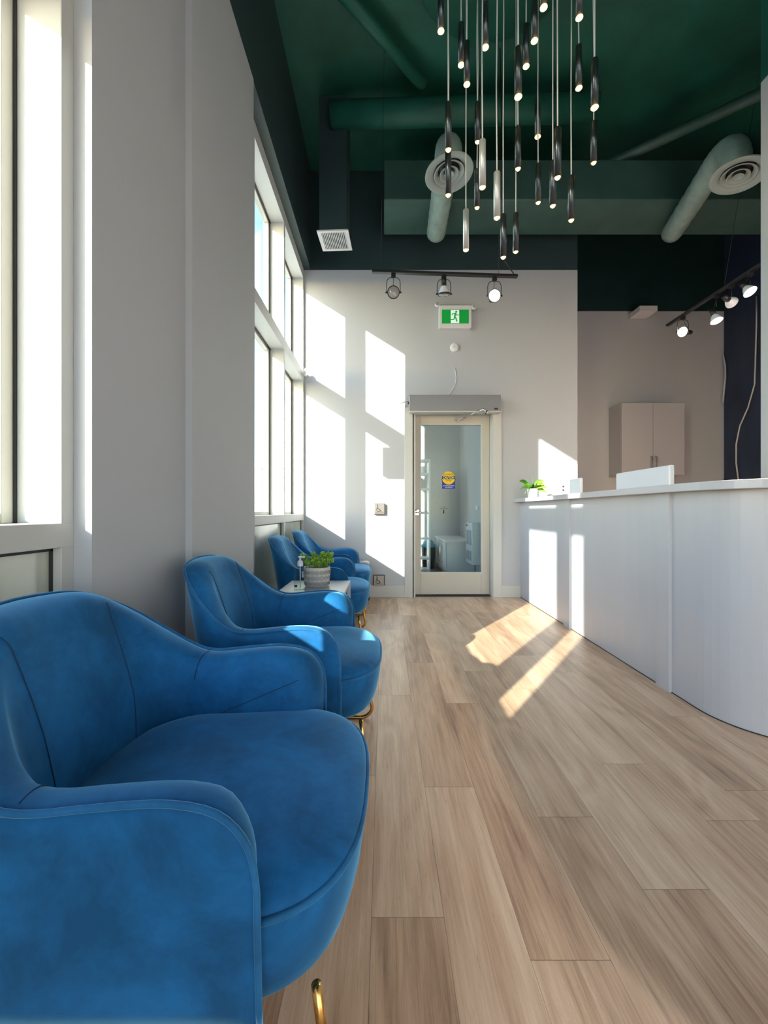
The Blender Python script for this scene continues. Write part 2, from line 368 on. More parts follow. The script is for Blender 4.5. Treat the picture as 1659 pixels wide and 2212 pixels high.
# ------------------------------------------------------------------ door
D = tag(empty('door_1', (.80, WY, 0)), 'cream framed glass door with automatic opener in the back wall', 'door', kind='structure')
def P(mb, name, m, parent, o, **k):           # build in world coords under an empty at o
    o = Vector(o); mb.v = [tuple(Vector(v)-o) for v in mb.v]; return mb.build(name, m, parent, **k)
do = (.80, WY, 0)
m = MB(); m.box(.238, DX0-.012, WY-.018, WY, 0, 2.20).box(DX1, 1.362, WY-.018, WY, 0, 2.20).box(DX0-.012, DX1, WY-.018, WY, DZ1-.02, 2.20)
P(m, 'door_casing', M_trim, D, do, bevel=.003)
m = MB(); m.box(DX0-.012, DX0+.02, WY, 4.88, 0, DZ1).box(DX1-.012, DX1+.0, WY, 4.88, 0, DZ1).box(DX0, DX1, WY, 4.88, DZ1-.02, DZ1)
P(m, 'door_jamb', M_trim, D, do)
# slab at Y 4.84..4.885
sx0, sx1, gy = DX0+.022, DX1-.014, 4.845
gx0, gx1, gz0, gz1 = (909-829)/F*gy, (1039-829)/F*gy, 1-(1236-1104)/F*gy, 1+(1104-918)/F*gy
m = MB(); m.box(sx0, gx0, gy, gy+.04, .015, DZ1-.03).box(gx1, sx1, gy, gy+.04, .015, DZ1-.03).box(gx0, gx1, gy, gy+.04, .015, gz0).box(gx0, gx1, gy, gy+.04, gz1, DZ1-.03)
slab = P(m, 'door_leaf', M_door, D, do, bevel=.002)
m = MB(); e = .012; m.box(gx0-e, gx0, gy-.004, gy, gz0-e, gz1+e).box(gx1, gx1+e, gy-.004, gy, gz0-e, gz1+e).box(gx0, gx1, gy-.004, gy, gz0-e, gz0).box(gx0, gx1, gy-.004, gy, gz1, gz1+e)
P(m, 'glazing_bead', M_trim, D, do)
P(MB().box(gx0, gx1, gy+.016, gy+.022, gz0, gz1), 'pane', M_doorglass, D, do)
# lever handle
hx, hz = (899-829)/F*4.84, 1-(1107-1104)/F*4.84
h = P(MB().box(hx-.033, hx+.033, gy-.012, gy, hz-.035, hz+.035), 'handle_plate', M_chrome, D, do, bevel=.004)
m = MB().tube([(hx-.006, gy-.012, hz), (hx-.006, gy-.05, hz), (hx+.02, gy-.058, hz), (hx+.125, gy-.058, hz)], .009, 10)
P(m, 'door_handle', M_chrome, D, do)
m = MB().tube([(hx-.005, gy-.02, hz+.026), (hx-.005, gy-.008, hz+.026)], .008, 12)
P(m, 'lock_cylinder', M_black, D, do)
# threshold
P(MB().box(sx0, sx1, 4.80, 4.90, 0, .008), 'threshold', M_gask, D, do)
# caution sticker on the glass: top-level thing (stuck on the pane, own look)
syy = gy+.012
def px(x, y, Y): return ((x-829)/F*Y, Y, 1+(1104-y)/F*Y)
sc = px(968.5, 1038, syy); st = tag(empty('warning_sticker', sc), 'yellow and blue AUTOMATIC CAUTION DOOR sticker on the door glass', 'sticker')
R = .0775
to = lambda yy: (lambda u, v, h: (u, yy+h, v))
circ = [(R*math.cos(2*PI*k/48), .03+R*math.sin(2*PI*k/48)) for k in range(48)]
MB().prism([(-.076, -.098), (.076, -.098), (.076, .05), (-.076, .05)], to(0), .0006).build('blue_backing', M_blue, st)
MB().prism(circ, to(-.0012), .001).build('yellow_disc', M_yellow, st)
MB().prism([(R*1.08*math.cos(2*PI*k/48), .03+R*1.08*math.sin(2*PI*k/48)) for k in range(25, 48)], to(-.0004), .0003).build('black_rim', M_ink, st)
MB().prism([(-.077, .016), (.077, .016), (.077, .052), (-.077, .052)], to(-.0022), .0008).build('black_band', M_ink, st)
text_mesh('CAUTION', .036, M_cream, st, 'lettering', (0, -.003, .034), sx=.82, bold=.0006)
text_mesh('AUTOMATIC', .026, M_ink, st, 'lettering', (0, -.0018, .072), sx=.80)
text_mesh('DOOR', .026, M_ink, st, 'lettering', (0, -.0018, -.002), sx=.85)
text_mesh('ACTIVATE SWITCH', .018, M_white, st, 'lettering', (0, -.001, -.062), sx=.85)
text_mesh('TO OPERATE', .018, M_white, st, 'lettering', (0, -.001, -.082), sx=.85)
sc = px(958, 1101, syy); st = tag(empty('arrow_sticker', sc), 'small black lettered arrow sticker pointing down on the door glass', 'sticker')
to0 = to(0); u = .0055
MB().prism([(-.006, -.002), (-.006, -.034), (-.011, -.034), (0, -.05), (.011, -.034), (.006, -.034), (.006, -.002)], to0, .0006).build('arrow', M_ink, st)
text_mesh('USE', .019, M_ink, st, 'lettering', (0, 0, .032))
text_mesh('PUSH BUTTON', .019, M_ink, st, 'lettering', (0, 0, .012), sx=.72)

# door operator
oy = WY-.12
a0, a1 = px(883.5, 890, oy), px(1081.5, 853, oy)
op = tag(empty('door_operator', ((a0[0]+a1[0])/2, WY, a0[2])), 'long grey metal automatic opener box above the glass door', 'door opener')
oo = op.location.copy()
P(MB().box(a0[0], a1[0], oy, WY-.018, a0[2]+.018, a1[2]), 'housing', M_alum, op, oo, bevel=.003)
P(MB().box(a0[0], a1[0], oy+.004, WY-.018, a0[2], a0[2]+.018), 'lower_cover', M_trim, op, oo, bevel=.003)
bx = px(1071, 883, oy); P(MB().box(bx[0]-.02, bx[0]+.02, oy-.003, oy, bx[2]-.009, bx[2]+.009), 'badge', M_ink, op, oo)
P(MB().tube([px(884, 870, oy+.04), px(880, 871, oy+.04)], .012, 10), 'side_screw', M_black, op, oo)
A = px(1050, 891, oy-.02); B = px(1043, 884, oy-.05); C = px(1000, 903, 4.78); E = px(988, 906, 4.82)
P(MB().tube([A, B], .014, 12).tube([(A[0]+.01, A[1]+.02, A[2]+.01), A], .02, 14), 'drive_arm', M_chrome, op, oo)
P(MB().tube([B, C], .007, 10).tube([C, E], .005, 8), 'link_rod', M_chrome, op, oo)
E2 = px(990, 906, 4.83); P(MB().box(E2[0]-.045, E2[0]+.045, 4.815, 4.845, E2[2]-.008, E2[2]+.008).tube([px(989, 907, 4.81), px(989, 911, 4.81)], .012, 12), 'foot_bracket', M_chrome, op, oo)
# cables to operator
pts = [px(x, y, WY-.006) for x, y in [(981, 795), (983, 802), (985, 815), (983, 830), (976, 843), (968, 853)]]
tag(MB().tube(pts, .004, 8).build('cable', M_white), 'curved white cable on the wall above the door opener', 'cable')
pts = [px(x, y, WY-.008) for x, y in [(864, 870), (874, 867), (884, 866)]]
tag(MB().tube(pts, .004, 8).build('cable', M_white), 'short white cable entering the left end of the door opener', 'cable')
tag(MB().box(*[q for q in (px(874.5, 0, WY)[0]-.004, px(874.5, 0, WY)[0]+.004)], WY-.01, WY-.0005, .142, 2.235).build('cable_channel', M_trim), 'thin vertical white cable channel beside the left door casing', 'cable channel')

# push plates
def push_plate(x, y, s, deep, label, dark):
    c = px(x, y, WY); o = tag(empty('push_plate', (c[0], WY, c[2])), label, 'push plate', 'wheelchair push plates by the door')
    h = s/2
    MB().box(-h, h, -deep, 0, -h, h).build('back_box', M_black if dark else M_steel, o, bevel=.008)
    MB().box(-h*.9, h*.9, -deep-.006, -deep, -h*.9, h*.9).build('plate', M_steel, o, bevel=.005)
    q = -deep-.0072
    m = MB(); k = h
    m.tube([(-.02*k/.06, q, .036*k/.06), (-.018*k/.06, q, .004*k/.06), (0, q, 0), (.012*k/.06, q, -.02*k/.06), (.02*k/.06, q, -.022*k/.06)], .0035*k/.06*1.3, 6)
    m.lathe([(.0001, 0), (.006, 0), (.006, .001)], 12, (-.02*k/.06, q, .044*k/.06), mtx=Matrix.Rotation(PI/2, 4, 'X'))
    m.tube([(-.008*k/.06+.022*k/.06*math.cos(a), q, -.006*k/.06+.022*k/.06*math.sin(a)) for a in [math.radians(120+j*20) for j in range(12)]], .0024*k/.06*1.2, 6)
    m.build('wheelchair_symbol', M_inkdk, o)
    text_mesh('PUSH TO OPEN', .017, M_inkdk, o, 'lettering', (0, q, -.036*k/.06), sx=.8)
    return o
push_plate(819, 1099.5, .130, .045, 'upper square steel wheelchair push plate, in the sun patch left of the door', False)
push_plate(818, 1254, .136, .012, 'lower square wheelchair push plate with black rim just above the baseboard', True)

# exit sign
ey = WY-.06
e0, e1 = px(948, 708, ey), px(1018, 659, ey)
ex = tag(empty('exit_sign', ((e0[0]+e1[0])/2, WY, (e0[2]+e1[2])/2)), 'green running man exit sign in white housing above the door', 'exit sign')
W2, H2 = (e1[0]-e0[0])/2, (e1[2]-e0[2])/2
MB().box(-W2, W2, -.06, 0, -H2, H2).build('housing', M_white, ex, bevel=.006)
g0, g1 = px(954, 699, ey), px(1012, 669, ey); ox, oz = ex.location.x, ex.location.z
gx0_, gx1_, gz0_, gz1_ = g0[0]-ox, g1[0]-ox, g0[2]-oz, g1[2]-oz
MB().box(gx0_, gx1_, -.0625, -.06, gz0_, gz1_).build('green_panel', M_green, ex)
cx, cw, hh = (gx0_+gx1_)/2-.004, .055, (gz1_-gz0_)/2; cz = (gz0_+gz1_)/2
MB().box(cx-.048, cx+.048, -.064, -.0625, cz-hh*.95, cz+hh*.92).build('doorway_panel', M_exitw, ex)
m = MB(); q = -.0655; k = hh/.08
def man(pts, r): m.tube([(cx+a*k, q, cz+b_*k) for a, b_ in pts], r*k, 6)
m.lathe([(.0001, 0), (.012*k, 0), (.012*k, .002)], 16, (cx+.014*k, q+.001, cz+.054*k), mtx=Matrix.Rotation(PI/2, 4, 'X'))
man([(.006, .038), (.0, .018), (-.004, -.002)], .010); man([(.006, .034), (-.022, .036), (-.036, .016)], .0055)
man([(.008, .034), (.022, .016), (.044, .018)], .0055); man([(-.002, 0), (.012, -.026), (.022, -.06)], .0075)
man([(-.004, -.004), (-.014, -.034), (-.05, -.036)], .007)
m.build('running_figure', M_green, ex)
text_mesh('EXIT', .012, M_ink, ex, 'small_marking', (-.05, -.061, -H2+.012), sx=1.6) if False else None
for sx_, sy_ in ((944, 657.6), (1023, 663)):
    c = px(sx_, sy_, ey); r = MB(); mt = Matrix.Rotation(PI/2, 4, 'X')
    r.lathe([(.0001, .03), (.02, .03), (.026, .02), (.028, -.01), (.022, -.014)], 20, (c[0]-ox, -.05, c[2]-oz), mtx=mt)
    hd = r.build('lamp_head', M_white, ex)
    r = MB().lathe([(.0001, 0), (.02, .0)], 20, (c[0]-ox, -.0805, c[2]-oz), mtx=mt); r.build('lens', M_lampoff, hd)
c = px(981, 751, WY)
al = tag(empty('smoke_alarm', c), 'small round white alarm on the wall below the exit sign', 'alarm')
MB().lathe([(.052, 0), (.05, .016), (.042, .026), (.02, .029), (.0001, .029)], 32, mtx=Matrix.Rotation(PI/2, 4, 'X')).build('body', M_white, al)
MB().lathe([(.0001, .031), (.004, .031), (.004, .028)], 10, mtx=Matrix.Rotation(PI/2, 4, 'X')).build('indicator', M_ink, al)
c = px(1216, 1055, WY); ot = tag(empty('wall_outlet', c), 'white wall outlet in the sun patch behind the counter', 'outlet')
MB().box(-.035, .035, -.006, 0, -.057, .057).build('cover_plate', M_white, ot, bevel=.003)
MB().box(-.013, .013, -.0065, -.006, .010, .032).build('socket', M_inkdk, ot)
MB().box(-.013, .013, -.0065, -.006, -.032, -.010).build('socket', M_inkdk, ot)
# sensor on transom
c = (px(658, 811, 4.64)[0], 4.66, 2.575)
se = tag(empty('motion_sensor', c), 'small white bracket sensor on the window transom near the corner', 'sensor')
MB().box(-.012, .012, -.03, .03, -.035, .03).build('body', M_white, se, bevel=.004)
MB().box(-.085, -.012, -.012, .012, -.02, -.008).build('bracket', M_white, se)
MB().tube([(.0, 0, .03), (.0, 0, .05)], .006, 10).build('stub', M_white, se)

# ------------------------------------------------------------------ back room furniture
cb = tag(empty('base_cabinet', (1.17, 6.77, 0)), 'low white cabinet seen through the glass door', 'cabinet')
MB().box(-.23, .19, -.63, .60, .08, .53).build('body', M_cab2, cb, bevel=.002)
MB().box(-.25, .19, -.64, .61, .53, .557).build('cabinet_top', M_white, cb, bevel=.002)
dr = MB().box(-.25, -.232, -.60, .10, .11, .52).build('cabinet_door', M_cab2, cb, bevel=.002)
MB().tube([(-.25, -.30, .20), (-.285, -.30, .20), (-.285, -.30, .45), (-.25, -.30, .45)], .008, 8).build('handle', M_chrome, dr)
MB().box(-.19, .19, -.6, .60, 0, .08).build('plinth', M_cab2, cb)
ft = tag(empty('wall_heater', (1.25, 5.4, .58)), 'white louvred wall unit seen at the right in the door glass', 'wall unit')
MB().box(-.13, .115, -.2, .2, -.27, .27).build('body', M_fountain, ft, bevel=.006)
m = MB()
for j in range(3):
    y = -.13+j*.11; m.box(-.134, -.128, y, y+.045, -.02, .17).box(-.134, -.128, y, y+.045, -.22, -.10)
m.build('louvre_slots', M_louvre, ft)
MB().tube([(-.128, .12, .23), (-.14, .12, .23)], .012, 12).build('knob', M_black, ft)
bn = tag(empty('waste_bin', (.78, 7.2, 0)), 'black waste bin beside the low cabinet behind the glass door', 'bin')
MB().lathe([(.001, 0), (.105, 0), (.125, .40), (.118, .40), (.1, .02)], 24).build('bin_body', M_black, bn)
lin = MB(); 
for i in range(1): lin.lathe([(.128, .37), (.13, .405), (.10, .43), (.085, .47), (.05, .50), (.001, .49)], 14, smooth=True)
lin.build('bin_liner', M_bag, bn)
sh = tag(empty('shelving_unit', (.53, 6.5, 0)), 'white open shelving unit seen at the left in the door glass', 'shelving')
MB().box(.165, .19, -.15, .15, 0, 1.80).build('side_panel', M_cab2, sh); MB().box(-.19, -.165, -.15, .15, 0, 1.80).build('side_panel', M_cab2, sh)
for z in (1.79, 1.58, 1.345, .965, .57, .26, .08): MB().box(-.165, .165, -.15, .15, z-.012, z+.012).build('shelf', M_cab2, sh)
gl = tag(MB().lathe([(.001, 0), (.028, 0), (.032, .004), (.05, .05), (.055, .09), (.05, .10), (.04, .06), (.001, .02)], 20, smooth=True).build('white_bowl', M_white), 'white bowl on the upper shelf of the white shelving', 'bowl')
gl.location = (.62, 6.42, 1.5925)
sw = tag(MB().box(1.358, 1.370, 5.95, 6.07, 1.02, 1.08).build('light_switch', M_white, bevel=.002), 'small white switch plate on the side wall behind the door glass', 'switch')

# ------------------------------------------------------------------ reception counter
def cpath(off, y_end=WY-.002, x_end=2.463, seg=14):      # offset towards the customer
    pts = [(1.585-off, y_end)]
    cxx, cyy, r = 1.935, 2.07, .35+off
    for k in range(seg+1):
        a = PI+PI/2*k/seg; pts.append((cxx+r*math.cos(a), cyy+r*math.sin(a)))
    pts.append((x_end, cyy-r)); return pts
def ribbon(outer, inner, z0, z1):
    m = MB(); n = len(outer); vs = []
    for (x, y) in outer: vs += [(x, y, z0), (x, y, z1)]
    for (x, y) in inner: vs += [(x, y, z0), (x, y, z1)]
    fs = []
    for i in range(n-1):
        a, b = 2*i, 2*i+2; c, d = 2*n+2*i, 2*n+2*i+2
        fs += [(a, b, b+1, a+1), (c, c+1, d+1, d), (a+1, b+1, d+1, c+1), (a, c, d, b)]
    fs += [(0, 1, 2*n+1, 2*n), (2*n-2, 4*n-2, 4*n-1, 2*n-1)]
    return m.add(vs, fs)
rc = tag(empty('reception_counter', (1.6, 3.0, 0)), 'white curved reception counter front panel along the right side', 'counter')
P(ribbon(cpath(0), cpath(-.05), 0, 1.10), 'front_panel', M_counter, rc, (1.6, 3, 0))
for (y0, y1) in [(3.47, 3.58), (2.255, 2.365)]:
    P(MB().box(1.567, 1.586, y0, y1, 0, 1.10), 'pilaster_strip', M_counter, rc, (1.6, 3, 0), bevel=.001)
P(ribbon(cpath(.004), cpath(-.003), 0, .004), 'base_seal', M_gask, rc, (1.6, 3, 0))
wt = tag(empty('worktop', (1.65, 3.3, 1.10)), 'long white curved counter worktop overhanging the reception front', 'worktop')
P(ribbon(cpath(.075), cpath(-.24), 1.1005, 1.141), 'slab', M_top, wt, (1.65, 3.3, 1.10), bevel=.003)
dk = tag(empty('staff_desk', (2.0, 3.4, 0)), 'lower white work surface behind the reception counter', 'desk')
P(MB().box(1.64, 2.24, 2.3, 4.75, .72, .755), 'desk_top', M_top, dk, (2, 3.4, 0))
for yy in (2.36, 4.70): P(MB().box(1.66, 2.2, yy-.012, yy+.012, 0, .72), 'side_panel', M_counter, dk, (2, 3.4, 0))
# monitor
def monitor(c, w_, h_, rz, zb, zd, label, thick=.035):
    o = tag(empty('monitor', (c[0], c[1], zd), rz), label, 'monitor', 'white screens behind the counter')
    MB().box(-thick/2, thick/2, -w_/2, w_/2, zb-zd, zb-zd+h_).build('screen_shell', M_monitor, o, bevel=.008, seg=3)
    MB().box(thick/2, thick/2+.002, -w_/2+.01, w_/2-.01, zb-zd+.01, zb-zd+h_-.01).build('display', M_black, o)
    MB().box(-.01, .01, -.04, .04, .01, zb-zd+.1).build('stand_neck', M_alum, o)
    MB().box(-.08, .08, -.1, .1, 0, .01).build('stand_base', M_alum, o)
monitor((1.86, 2.95), .61, .36, 0, .938, .755, 'large white monitor seen from behind above the counter')
monitor((1.87, 3.99), .22, .28, 0, 1.035, .755, 'small white screen near the potted plant behind the counter', .03)
# plant on counter
pl = tag(empty('potted_plant', (1.60, 4.41, 1.141)), 'variegated green leafy plant in a white pot on the counter end', 'plant')
MB().lathe([(.001, 0), (.042, 0), (.05, .02), (.055, .10), (.051, .10), (.047, .088)], 28).build('pot', M_white, pl)
MB().lathe([(.049, .088), (.001, .09)], 20).build('soil', M_soil, pl)
def leaf(mb, base, az, length, width, rise, droop, mi=0, streak=None):
    n = 8; L_, C_, R_ = [], [], []
    d = Vector((math.cos(az), math.sin(az), 0)); sdir = Vector((-math.sin(az)*.7, math.cos(az)*.7, .72))
    for i in range(n+1):
        t = i/n; p = Vector(base)+d*length*t+Vector((0, 0, rise*t-droop*t*t)); ww = width*math.sin(PI*min(1, t*.93+.05))**.8*(1-.15*t)
        L_.append(p+sdir*ww+Vector((0, 0, ww*.25))); C_.append(p); R_.append(p-sdir*ww+Vector((0, 0, ww*.25)))
    vs = L_+C_+R_; N = n+1; fs = []
    for i in range(n): fs += [(i, i+1, N+i+1, N+i), (N+i, N+i+1, 2*N+i+1, 2*N+i)]
    mb.add(vs, fs, mi, True)
    if streak is not None:
        Lq = [C_[i]+(L_[i]-C_[i])*.38+Vector((0, 0, .0012)) for i in range(N)]; Rq = [C_[i]+(R_[i]-C_[i])*.38+Vector((0, 0, .0012)) for i in range(N)]; Cq = [c_+Vector((0, 0, .0012)) for c_ in C_]
        mb.add(Lq+Cq+Rq, fs, streak, True)
fo = MB()
for az, ln, wd, ri, dr_ in [(3.3, .15, .036, .12, .13), (2.6, .14, .036, .17, .08), (.2, .14, .038, .17, .08), (-.5, .12, .036, .11, .07), (4.2, .10, .036, .10, .08), (5.2, .10, .036, .12, .08), (3.8, .15, .028, .09, .15), (4.8, .08, .034, .10, .05), (.9, .12, .03, .10, .07), (5.7, .15, .034, .06, .05), (5.9, .15, .030, .02, .07)]:
    leaf(fo, (0, 0, .095), az, ln, wd, ri, dr_, 0, 1)
fo.tube([(0, 0, .09), (-.005, 0, .15), (0, 0, .235)], [.003, .002, .0008], 6)
fo.build('foliage', [M_leaf2, M_leafy], pl)

# ------------------------------------------------------------------ armchair
def armchair_proto():
    root = empty('armchair')
    ZB = .255; T0 = .082
    def smooth_table(tab, s):
        for i in range(len(tab)-1):
            if s <= tab[i+1][0]:
                a, b_ = tab[i], tab[i+1]; t = (s-a[0])/(b_[0]-a[0]); p0 = tab[max(i-1, 0)]; p3 = tab[min(i+2, len(tab)-1)]
                m1 = (b_[1]-p0[1])/max(b_[0]-p0[0], 1e-6)*(b_[0]-a[0]); m2 = (p3[1]-a[1])/max(p3[0]-a[0], 1e-6)*(b_[0]-a[0])
                return (2*t**3-3*t*t+1)*a[1]+(t**3-2*t*t+t)*m1+(-2*t**3+3*t*t)*b_[1]+(t**3-t*t)*m2
        return tab[-1][1]
    HT = [(0, .50), (.006, .528), (.02, .555), (.045, .578), (.08, .590), (.13, .594), (.22, .587), (.29, .580), (.335, .584), (.38, .607), (.44, .655), (.50, .708), (.56, .752), (.61, .780), (.66, .794), (.72, .800), (.80, .803)]
    XFRONT = .205
    def base(s, z, side):                      # s: nominal arc from arm front (0) to back centre (1 => mirrored)
        zz = min(max((z-ZB)/.30, 0), 1)
        Wd = .315+.020*zz**.7-.02*max(0, (z-.6)/.2)
        Rr = -.300-.215*(z-ZB); bow = .010; rcn = .13+.08*zz
        Ls = XFRONT-(Rr+rcn); La = rcn*PI/2; Lb = Wd-rcn; tot = Ls+La+Lb
        d = s*tot
        if d < Ls: x, y, nx, ny = XFRONT-d, Wd, 0, -1
        elif d < Ls+La:
            a = (d-Ls)/rcn; x, y, nx, ny = Rr+rcn-rcn*math.sin(a), Wd-rcn+rcn*math.cos(a), math.sin(a), -math.cos(a)
        else:
            y = Wd-rcn-(d-Ls-La); x, nx, ny = Rr-bow*(1-(y/max(Lb, .01))**2), 1, 0
        return x, y*side, nx, ny*side
    NU = 44; us = []
    for i in range(NU+1):
        t = i/NU; us.append(t)
    svals = [0, .004, .010, .018, .03, .045, .062, .085, .11]+[.11+(1-.11)*k/34 for k in range(1, 35)]
    def h_of(s): return smooth_table(HT, s*.775)
    def thick(s):
        T = T0*(1+.15*min(1, s/.6)); q = .10
        return T*math.sqrt(max(0, 1-(1-min(s/q, 1))**2)) if s < q else T
    NV, NR, NI = 10, 9, 10
    def section(s, side):
        h = h_of(s); T = max(thick(s), .0015); row = []
        rr = min(.055, T*.8)
        for k in range(NV+1):
            z = ZB+(h-ZB)*k/NV; x, y, nx, ny = base(s, z, side); row.append(Vector((x, y, z)))
        for k in range(1, NR+1):
            a = PI/2*k/NR; dd = T*math.sin(a); crown = .012*math.sin(a*2)*min(1, s/.05)
            z = h-rr*(1-math.cos(a))+crown; x, y, nx, ny = base(s, z, side); row.append(Vector((x+nx*dd, y+ny*dd, z)))
        z1 = h-rr
        for k in range(1, NI+1):
            z = z1+(.34-z1)*k/NI; x, y, nx, ny = base(s, z, side)
            lumb = .022*math.sin(PI*k/NI)*min(1, max(0, (s-.45)/.3))       # lumbar padding on the back
            row.append(Vector((x+nx*(T+lumb), y+ny*(T+lumb), z)))
        return row
    rows = [section(s, -1) for s in svals]+[section(s, 1) for s in svals[::-1][1:]]
    n = len(rows[0]); vs = [v for r in rows for v in r]; fs = []
    for i in range(len(rows)-1):
        for k in range(n-1): fs.append((i*n+k, (i+1)*n+k, (i+1)*n+k+1, i*n+k+1))
    # bottom closing
    for i in range(len(rows)-1): fs.append((i*n, i*n+n-1, (i+1)*n+n-1, (i+1)*n))
    m = MB().add(vs, fs, 0, True)
    m.build('backrest_shell', M_velvet, root)
    # piping along outer edge
    pts = [Vector(r[NV])+Vector((0, 0, .002)) for r in rows]
    f0 = [Vector((XFRONT+.003, base(0, z, -1)[1], z)) for z in [ZB+.01+(.50-ZB-.01)*k/8 for k in range(8)]]
    f1 = [Vector((XFRONT+.003, base(0, z, 1)[1], z)) for z in [ZB+.01+(.50-ZB-.01)*k/8 for k in range(7, -1, -1)]]
    MB().tube(f0+pts+f1, .0052, 8).build('piping', M_piping, root)
    # seams on the inner face
    ia = NV+NR
    for side in (-1, 1):
        sm = MB()
        for s0, s1 in ((.80, .86),):                              # two long seams of the back
            q = []
            for k in range(-3, NI+1):
                t = (k+3)/(NI+3); s = s0+(s1-s0)*t; sec = section(s, side); q.append(sec[ia+k]+Vector((.0006, 0, .0006)))
            sm.tube(q, .0011, 6)
        sm.build('back_seam', M_seam, root); sm = MB()
        q = []                                                    # short seam where arm meets back
        for k in range(-NR+1, 1):
            sec = section(.43+.02*k/NR, side); q.append(sec[ia+k]+Vector((0, -side*.0008, .0008)))
        sm.tube(q, .0010, 6)
        sm.build('arm_joint_seam', M_seam, root); sm = MB()
        q = []
        for k in range(17):                                       # diagonal seam across the arm's inner face
            t = k/16; s = .075+.40*t; sec = section(s, side); zt = .525-.13*t
            col = sec[ia:]; bst = None
            for j in range(len(col)-1):
                if col[j].z >= zt >= col[j+1].z:
                    f = (col[j].z-zt)/max(col[j].z-col[j+1].z, 1e-6); bst = col[j].lerp(col[j+1], f)
            if bst is None: bst = col[0] if zt > col[0].z else col[-1]
            q.append(bst+Vector((0, -side*.0008, 0)))
        sm.tube(q, .0010, 6)
        sm.build('arm_seam', M_seam, root)
    # seat
    def halfw(x):
        if x > .10: return .312*(max(0, 1-((x-.10)/.245)**2.9))**(1/2.9)
        if x > -.06: return .312-.03*((.10-x)/.16)
        return .282*(max(0, 1-((-.06-x)/.225)**2.4))**(1/2.4)
    outline = []
    N = 34
    for k in range(N+1):
        a = PI*k/N; xx = .03-.315*math.cos(PI-a) if False else None
    xs = []
    for k in range(41):
        a = PI*k/40; xs.append(.03+.315*math.cos(a))
    loop = [(x, -halfw(min(x, .3449))) for x in xs[::-1]]+[(x, halfw(min(x, .3449))) for x in xs]
    loop = [p for i, p in enumerate(loop) if i == 0 or (abs(p[0]-loop[i-1][0])+abs(p[1]-loop[i-1][1])) > 1e-4]
    if abs(loop[0][0]-loop[-1][0])+abs(loop[0][1]-loop[-1][1]) < 1e-4: loop.pop()
    def scaled(k, z, inset=0):
        return [Vector((.03+(x-.03)*k, y*k, z)) for x, y in loop]
    n = len(loop); ks = [1.0, .995, .985, .965, .93, .88, .80, .68, .52, .34, .16]
    vs = []
    for k in ks:
        vs += [v+Vector((0, 0, .006*math.sin(v.x*14+1)*math.cos(v.y*9)*(1-k**2))) for v in scaled(k, .402+.048*(1-k**5)**.5)]
    fs = [(i*n+j, i*n+(j+1) % n, (i+1)*n+(j+1) % n, (i+1)*n+j) for i in range(len(ks)-1) for j in range(n)]
    fs.append(tuple((len(ks)-1)*n+j for j in range(n)))
    MB().add(vs, fs, 0, True).build('seat', M_velvet, root)
    # seat body
    prof = [(1.0, .400), (1.004, .385), (1.0, .36), (.985, .325), (.962, .292), (.935, .265), (.90, .250), (.8, .246)]
    vs = []
    for k, z in prof: vs += scaled(k, z)
    fs = [(i*n+j, i*n+(j+1) % n, (i+1)*n+(j+1) % n, (i+1)*n+j) for i in range(len(prof)-1) for j in range(n)]
    fs.append(tuple((len(prof)-1)*n+j for j in range(n)))
    MB().add(vs, fs, 0, True).build('seat_base', M_velvet, root)
    front = [Vector((x*1.0+.002, y*1.008, .402)) for x, y in loop if x > .185]
    order = sorted(front, key=lambda v: math.atan2(v.y, v.x-.10))
    MB().tube(order, .0052, 8).build('seat_piping', M_piping, root)
    # brass sled legs
    for sgn in (-1, 1):
        y = sgn*.235; r = .05; zr = .0085
        p = [(.275, y, .232), (.283, y, .17), (.293, y, .10)]
        for k in range(7): a = k/6*PI/2; p.append((.303-r+r*math.cos(a), y, zr+r-r*math.sin(a)))
        for k in range(7): a = k/6*PI/2; p.append((-.25+r-r*math.sin(a), y, zr+r-r*math.cos(a)))
        p += [(-.245, y, .10), (-.21, y, .232)]
        MB().tube(p, .0085, 12).build('leg', M_brass, root)
    return root
CH = armchair_proto()
chairs = [(-.385, .90, 0, 'nearest blue velvet armchair filling the lower left corner'),
          (-.36, 1.74, 0, 'second blue velvet armchair with sunlit arms, between the nearest chair and the side table'),
          (-.46, 3.24, 0, 'third blue velvet armchair just behind the white side table'),
          (-.48, 4.13, 0, 'farthest blue velvet armchair beside the steel bin')]
for i, (x, y, r, lb) in enumerate(chairs):
    o = CH if i == 0 else copy_tree(CH)
    o.location = (x, y, 0); o.rotation_euler = (0, 0, r); tag(o, lb, 'armchair', 'blue velvet armchairs in a row along the windows')

